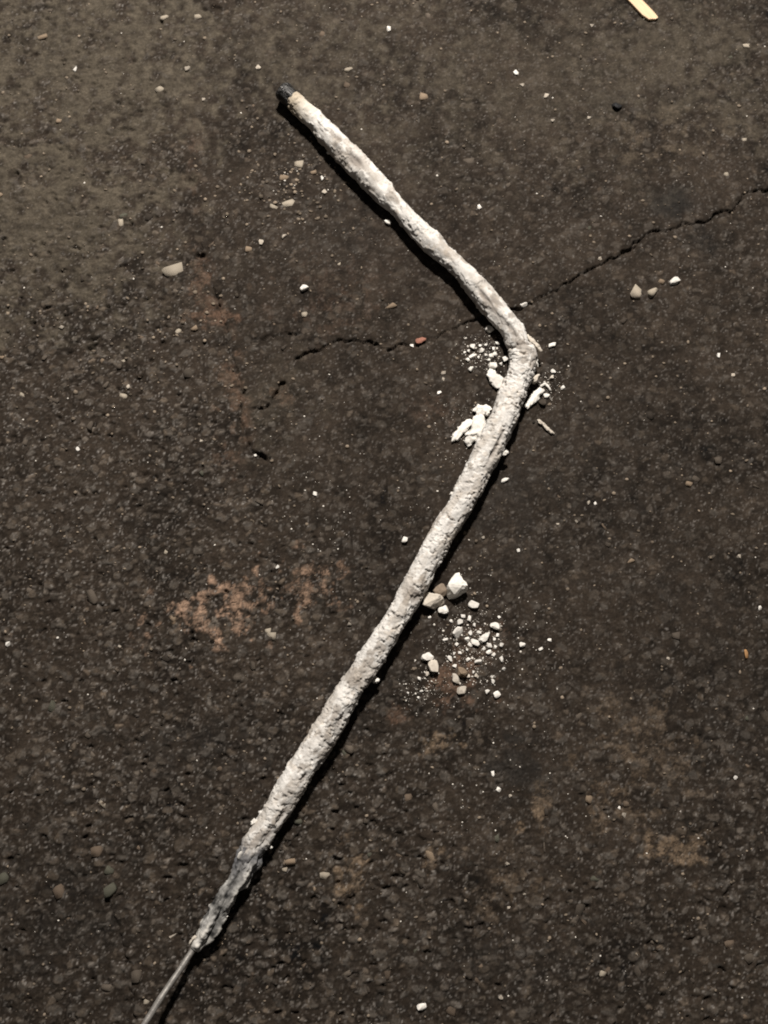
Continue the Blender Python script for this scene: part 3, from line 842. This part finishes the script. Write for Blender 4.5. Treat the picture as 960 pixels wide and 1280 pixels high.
CR1 = [(591, 434, 8, 7), (602, 439, 7, 7), (586, 439, 5, 5), (590, 446, 10, 6), (614, 446, 9, 7), (619, 443, 7, 6), (589, 461, 9, 6), (632, 449, 8, 9), (622, 429, 7, 5), (607, 431, 5, 4),
                                    (585, 450, 6, 5), (611, 450, 5, 4), (600, 432, 4, 5), (607, 444, 4, 4), (598, 447, 4, 4), (617, 436, 5, 4), (581, 441, 4, 4), (626, 455, 5, 5)]
L1 = sector_labels(CR1, {'upper row': (0, 437, 0, 999), 'middle row': (437, 447, 0, 999), 'lower row': (447, 999, 0, 999)}, 'tiny white crumb inside the bend, %s in the %s of the scatter')
for k, (px, py, w, h) in enumerate(CR1):
    tag(lump('crust_crumb', px, py, w * 0.88, h * 0.88, (k * 67) % 180, M_WHITE, 200 + k, 0.7, 1), L1[k], 'crumb', G1)
for k, (px, py, w, h) in enumerate([(691, 465, 7, 5), (689, 472, 6, 5), (703, 485, 6, 4)]):
    tag(lump('crust_crumb', px, py, w, h, 20 * k, M_CREAM if k == 1 else M_WHITE, 230 + k, 0.7, 1), ('topmost tiny white crumb above the long flake outside the bend', 'tiny cream crumb just under the topmost crumb outside the bend', 'tiny white crumb furthest right of the bend beside the shreds')[k], 'crumb', 'crumbs outside the bend')

# ------------------------------------------------------------------ lumps and crumbs right of the lower arm
tag(lump('crust_lump', 569, 732, 28, 28, 20, M_WHITE, 42, 0.75, 3, 9, 0.10, sharp=0.66), 'largest pale angular lump right of the lower arm', 'lump')
tag(lump('crust_lump', 542, 751, 27, 20, -10, M_CREAM, 44, 0.75, 3, 8, 0.12), 'tan and cream lump touching the right side of the lower arm', 'lump')
tag(lump('crust_lump', 551, 739, 17, 16, 40, M_BROWN, 43, 0.7, 3, 8), 'brown lump wedged between the pale lump and the tan lump', 'lump')
tag(lump('crust_crumb', 554, 763, 13, 11, 20, M_WHITE, 45, 0.75, 2), 'white crumb under the tan and cream lump', 'crumb')
tag(lump('crust_crumb', 592, 756, 13, 9, -25, M_WHITE, 46, 0.75, 2), 'white crumb lying apart below right of the largest lump', 'crumb')
tag(lump('crust_crumb', 619, 782, 13, 9, -15, M_WHITE, 47, 0.75, 2), 'white crumb at the upper right edge of the crumb scatter', 'crumb')
tag(lump('crust_crumb', 572, 790, 15, 10, 55, M_WHITE, 48, 0.7, 2), 'oblong white crumb on the left in the middle of the scatter', 'crumb')
tag(lump('crust_crumb', 606, 797, 18, 9, 28, M_WHITE, 49, 0.75, 2), 'longest cigar shaped crumb in the middle of the scatter', 'crumb')
tag(lump('crust_crumb', 594, 803, 12, 8, -10, M_WHITE, 50, 0.7, 2), 'white crumb touching the left end of the longest crumb', 'crumb')
tag(lump('crust_crumb', 534, 821, 16, 10, 15, M_WHITE, 51, 0.7, 2), 'white crumb nearest the rod at the left edge of the scatter', 'crumb')
tag(lump('crust_crumb', 542, 833, 13, 17, 15, M_CREAM, 52, 0.75, 2), 'cream oval crumb at the lower left of the scatter', 'crumb')
tag(lump('crust_crumb', 579, 840, 14, 13, 0, M_TAN, 53, 0.75, 2), 'round tan pebble like crumb above the rusty stain', 'crumb')
tag(lump('crust_crumb', 570, 848, 9, 13, 0, M_CREAM, 54, 0.6, 2), 'upright cream crumb left of the round tan crumb', 'crumb')
tag(lump('crust_crumb', 577, 863, 12, 11, 0, M_CREAM, 55, 0.6, 2), 'pale star shaped crumb lying on the rusty stain', 'crumb')
tag(lump('crust_crumb', 598, 827, 9, 7, -15, M_WHITE, 56, 0.7, 2), 'white crumb right above the round tan crumb', 'crumb')
tag(lump('crust_crumb', 653, 806, 8, 7, 0, M_WHITE, 57, 0.7, 2), 'white crumb well right of the scatter', 'crumb')
tag(lump('crust_crumb', 621, 868, 9, 8, 30, M_WHITE, 58, 0.7, 2), 'lowest white crumb at the right of the scatter', 'crumb')
G2 = 'small crumbs below the lumps'
CR2 = [(579, 770, 7, 6), (587, 773, 8, 7), (575, 777, 8, 9), (588, 791, 7, 8), (598, 791, 7, 6), (584, 799, 8, 7), (588, 806, 8, 5), (612, 807, 7, 7), (619, 809, 6, 5), (611, 815, 6, 9),
                                    (627, 806, 6, 6), (585, 824, 7, 5), (562, 823, 9, 7), (575, 816, 6, 5), (627, 824, 6, 9), (616, 852, 7, 6), (609, 864, 6, 8), (615, 846, 4, 4), (596, 845, 6, 7),
                                    (534, 842, 7, 6), (618, 799, 5, 5), (605, 811, 6, 4), (568, 817, 5, 4), (564, 776, 5, 4), (537, 771, 5, 4), (593, 781, 5, 5), (624, 771, 4, 4), (622, 794, 5, 6), (571, 805, 5, 5), (584, 812, 4, 4),
                                    (617, 818, 5, 5), (676, 811, 7, 4), (568, 832, 5, 6), (555, 800, 4, 4), (558, 799, 5, 4), (630, 836, 5, 5), (601, 803, 4, 4), (524, 848, 6, 4), (527, 864, 5, 4), (523, 872, 4, 4), (510, 866, 4, 3), (585, 845, 6, 5), (592, 840, 5, 5)]
L2 = sector_labels(CR2, {'top row': (0, 785, 0, 999), 'upper row': (785, 801, 0, 999), 'middle row': (801, 813, 0, 999), 'lower row': (813, 833, 0, 999), 'bottom row': (833, 999, 0, 999)}, 'small crumb below the lumps, %s in the %s of the scatter')
for k, (px, py, w, h) in enumerate(CR2):
    tag(lump('crust_crumb', px, py, w * 0.85, h * 0.85, (k * 53) % 180, M_CREAM if k in (18, 19, 41) else M_WHITE, 300 + k, 0.7, 1), L2[k], 'crumb', G2)

# ------------------------------------------------------------------ strays elsewhere
p0 = at(797, 4)
tag(lump('crust_crumb', 843, 351, 14, 10, 25, M_WHITE, 163, 0.5, 3), 'white crumb near the two pale stones right of the bend', 'crumb')
tag(lump('crust_crumb', 485, 278, 9, 6, -40, M_WHITE, 62, 0.7, 2), 'white crumb at the shadow edge of the upper arm', 'crumb')
tag(lump('crust_crumb', 655, 381, 9, 5, 20, M_WHITE, 63, 0.7, 2), 'white crumb on the crack just right of the upper arm', 'crumb')
tag(lump('black_grit', 771, 132, 13, 9, -25, M_BLACK, 64, 0.7, 2), 'black speck of grit alone on the upper right asphalt', 'grit')
tag(lump('orange_grit', 933, 817, 5, 11, 10, M_ORANGE, 65, 0.8, 2), 'small orange sliver near the right edge', 'sliver')
tag(lump('crust_crumb', 527, 1258, 12, 8, 10, M_WHITE, 66, 0.7, 2), 'white crumb at the bottom edge below the rod', 'crumb')
tag(lump('crust_crumb', 380, 360, 10, 9, -20, M_WHITE, 67, 0.7, 2), 'bright round white crumb left of the upper arm', 'crumb')
tag(lump('crust_crumb', 506, 674, 8, 8, 0, M_WHITE, 68, 0.7, 2), 'bright white crumb left of the lower arm near its middle', 'crumb')
G3 = 'stray crumbs on open asphalt'
CR3 = [(355, 295, 7, 7), (326, 302, 8, 7), (402, 223, 6, 6), (405, 240, 7, 6), (515, 432, 6, 5), (554, 466, 7, 6), (554, 474, 5, 4), (549, 491, 6, 7), (626, 1247, 6, 6), (10, 805, 7, 6), (437, 780, 6, 5),
                                    (780, 1018, 7, 6), (623, 987, 7, 7), (638, 995, 5, 5), (616, 967, 8, 5), (924, 695, 6, 6), (683, 119, 9, 7), (645, 90, 8, 6), (653, 106, 7, 5), (486, 36, 8, 6), (691, 150, 6, 5), (736, 146, 6, 5), (599, 258, 7, 6),
                                    (255, 124, 6, 5), (94, 87, 8, 5), (76, 408, 7, 6), (160, 483, 6, 6), (97, 561, 7, 5), (252, 551, 5, 5), (394, 617, 6, 6), (323, 85, 8, 7), (234, 86, 9, 7), (319, 569, 4, 4), (750, 323, 6, 5), (899, 443, 7, 5),
                                    (634, 1080, 6, 5), (656, 1118, 4, 4), (774, 1010, 5, 4), (636, 1135, 5, 4), (687, 800, 6, 6), (835, 823, 5, 4), (736, 628, 6, 5), (744, 629, 5, 4), (917, 468, 5, 5), (545, 320, 5, 4), (720, 652, 5, 4), (604, 672, 5, 4), (648, 688, 5, 5), (149, 808, 5, 4), (347, 709, 6, 4), (740, 30, 6, 5), (217, 1170, 12, 4), (950, 760, 7, 5), (697, 655, 5, 4), (920, 972, 6, 5), (587, 711, 4, 4)]
BANDS3 = {}
for nm_, y0_, y1_ in (('top', -9, 150), ('upper', 150, 420), ('central', 420, 640), ('lower', 640, 900), ('bottom', 900, 1300)):
    for nx_, x0_, x1_ in (('left', -9, 320), ('middle', 320, 640), ('right', 640, 980)):
        BANDS3['%s %s' % (nm_, nx_)] = (y0_, y1_, x0_, x1_)
L3 = sector_labels(CR3, BANDS3, 'tiny stray pale crumb, %s in the %s of the picture')
for k, (px, py, w, h) in enumerate(CR3):
    tag(lump('crust_crumb', px, py, w * 0.88, h * 0.88, (k * 71) % 180, M_DIRTY if k % 5 in (0, 1, 3) else M_WHITE, 400 + k, 0.55, 1, sink=0.25), L3[k], 'crumb', G3)

# wooden sliver at the top edge
def wood():
    a, b = at(816, 21, 0.0012)[:2], at(752, -46, 0.0012)[:2]
    d = (b - a); L = float(np.linalg.norm(d)); ang = math.atan2(d[1], d[0])
    w = mm(800, 8, 15) / 2; t = 0.0011
    bm = bmesh.new()
    prof = [(-0.0015, 0.30, -0.5), (0.0004, 0.82, -.12), (0.004, 1.0, 0), (L * 0.5, 0.95, 0.03), (L - 0.003, 0.9, 0), (L, 0.65, 0.15)]
    rings = []
    for x, f, sh in prof:
        rings.append([bm.verts.new((x, (yy * f + sh) * w, zz * t)) for yy, zz in ((-1, 0), (1, 0), (0.94, 0.85), (0.8, 1), (-0.8, 1), (-0.94, 0.85))])
    for r0, r1 in zip(rings[:-1], rings[1:]):
        for k in range(6):
            bm.faces.new((r0[k], r0[(k + 1) % 6], r1[(k + 1) % 6], r1[k]))
    bm.faces.new(rings[0][::-1]); bm.faces.new(rings[-1])
    bmesh.ops.recalc_face_normals(bm, faces=bm.faces)
    me = bpy.data.meshes.new('wood_sliver'); bm.to_mesh(me); bm.free()
    me.materials.append(M_WOOD)
    o = bpy.data.objects.new('wood_sliver', me); COL.objects.link(o)
    ts = np.linspace(0, 1, 12)
    z = float(np.max(gh(a[0] + d[0] * ts, a[1] + d[1] * ts)))
    o.location = (a[0], a[1], z - 0.0001); o.rotation_euler = (0, 0, ang)
    tag(o, 'pale flat wooden sliver at the top edge', 'wood sliver')
wood()

# ------------------------------------------------------------------ dust of white crust: too small to count
def specks(name, mat, spots, seed, label):
    V = []; F = []
    r = np.random.default_rng(seed)
    ico = bmesh.new(); bmesh.ops.create_icosphere(ico, subdivisions=1, radius=1)
    base_v = np.array([v.co[:] for v in ico.verts]); ico.faces.ensure_lookup_table()
    base_f = np.array([[v.index for v in f.verts] for f in ico.faces]); ico.free()
    sp = np.array(spots)
    pos = np.array([at(a, b)[:2] for a, b, _ in spots])
    hh = gh(pos[:, 0], pos[:, 1])
    for (px, py, sz), p, h in zip(spots, pos, hh):
        s = mm(px, py, sz)
        k = s * r.uniform(0.6, 1.2, 3) * np.array([1, 1, 0.5])
        a = r.uniform(0, math.pi); ca, sa = math.cos(a), math.sin(a)
        v = base_v * (1 + r.uniform(-0.25, 0.25, (len(base_v), 1))) * k
        v = np.stack([v[:, 0] * ca - v[:, 1] * sa + p[0], v[:, 0] * sa + v[:, 1] * ca + p[1], v[:, 2] + h + k[2] * 0.25], 1)
        F.append(base_f + len(V) * len(base_v)); V.append(v)
    o = mesh_object(name, np.vstack(V), np.vstack(F), mat, smooth=False)
    o['kind'] = 'stuff'
    o['label'] = label; o['category'] = 'dust'

rd = np.random.default_rng(29)
spots = []
def cluster(px, py, sx, sy, n, lo, hi):
    for _ in range(n):
        spots.append((rd.normal(px, sx), rd.normal(py, sy), lo + (hi - lo) * rd.random() ** 2))
cluster(592, 806, 28, 30, 150, 0.6, 1.8)
cluster(590, 808, 24, 26, 420, 0.35, 0.8)
cluster(602, 442, 14, 11, 160, 0.35, 0.8)
cluster(530, 862, 16, 14, 120, 0.35, 0.8)
cluster(590, 535, 22, 22, 160, 0.35, 0.8)
cluster(684, 482, 12, 14, 80, 0.35, 0.8)
cluster(530, 862, 15, 14, 40, 0.6, 1.6)
cluster(602, 442, 14, 11, 45, 0.6, 1.7)
cluster(686, 478, 11, 14, 20, 0.6, 1.5)
cluster(585, 535, 24, 22, 30, 0.5, 1.4)
cluster(650, 820, 40, 50, 45, 0.5, 1.3)
cluster(415, 640, 50, 60, 50, 0.5, 1.2)
cluster(560, 720, 40, 60, 40, 0.5, 1.2)
cluster(370, 228, 30, 28, 26, 0.6, 1.6)
cluster(620, 990, 60, 30, 20, 0.6, 1.5)
for _ in range(260):
    spots.append((rd.uniform(-20, 980), rd.uniform(-20, 1300), 0.5 + 1.2 * rd.random() ** 3))
specks('white_dust', M_DUST, spots, 23, 'fine specks of white crust dust strewn over the asphalt')
spots = []
for _ in range(2600):
    spots.append((rd.uniform(-40, 1000), rd.uniform(-40, 1330), 0.7 + 2.1 * rd.random() ** 2.5))
cluster(360, 235, 45, 35, 150, 0.8, 3.2); cluster(150, 470, 90, 80, 120, 0.8, 3.2); cluster(240, 400, 30, 50, 50, 0.8, 3.0)
specks('sand_grit', M_SAND, spots, 37, 'fine sandy grit scattered over the asphalt')
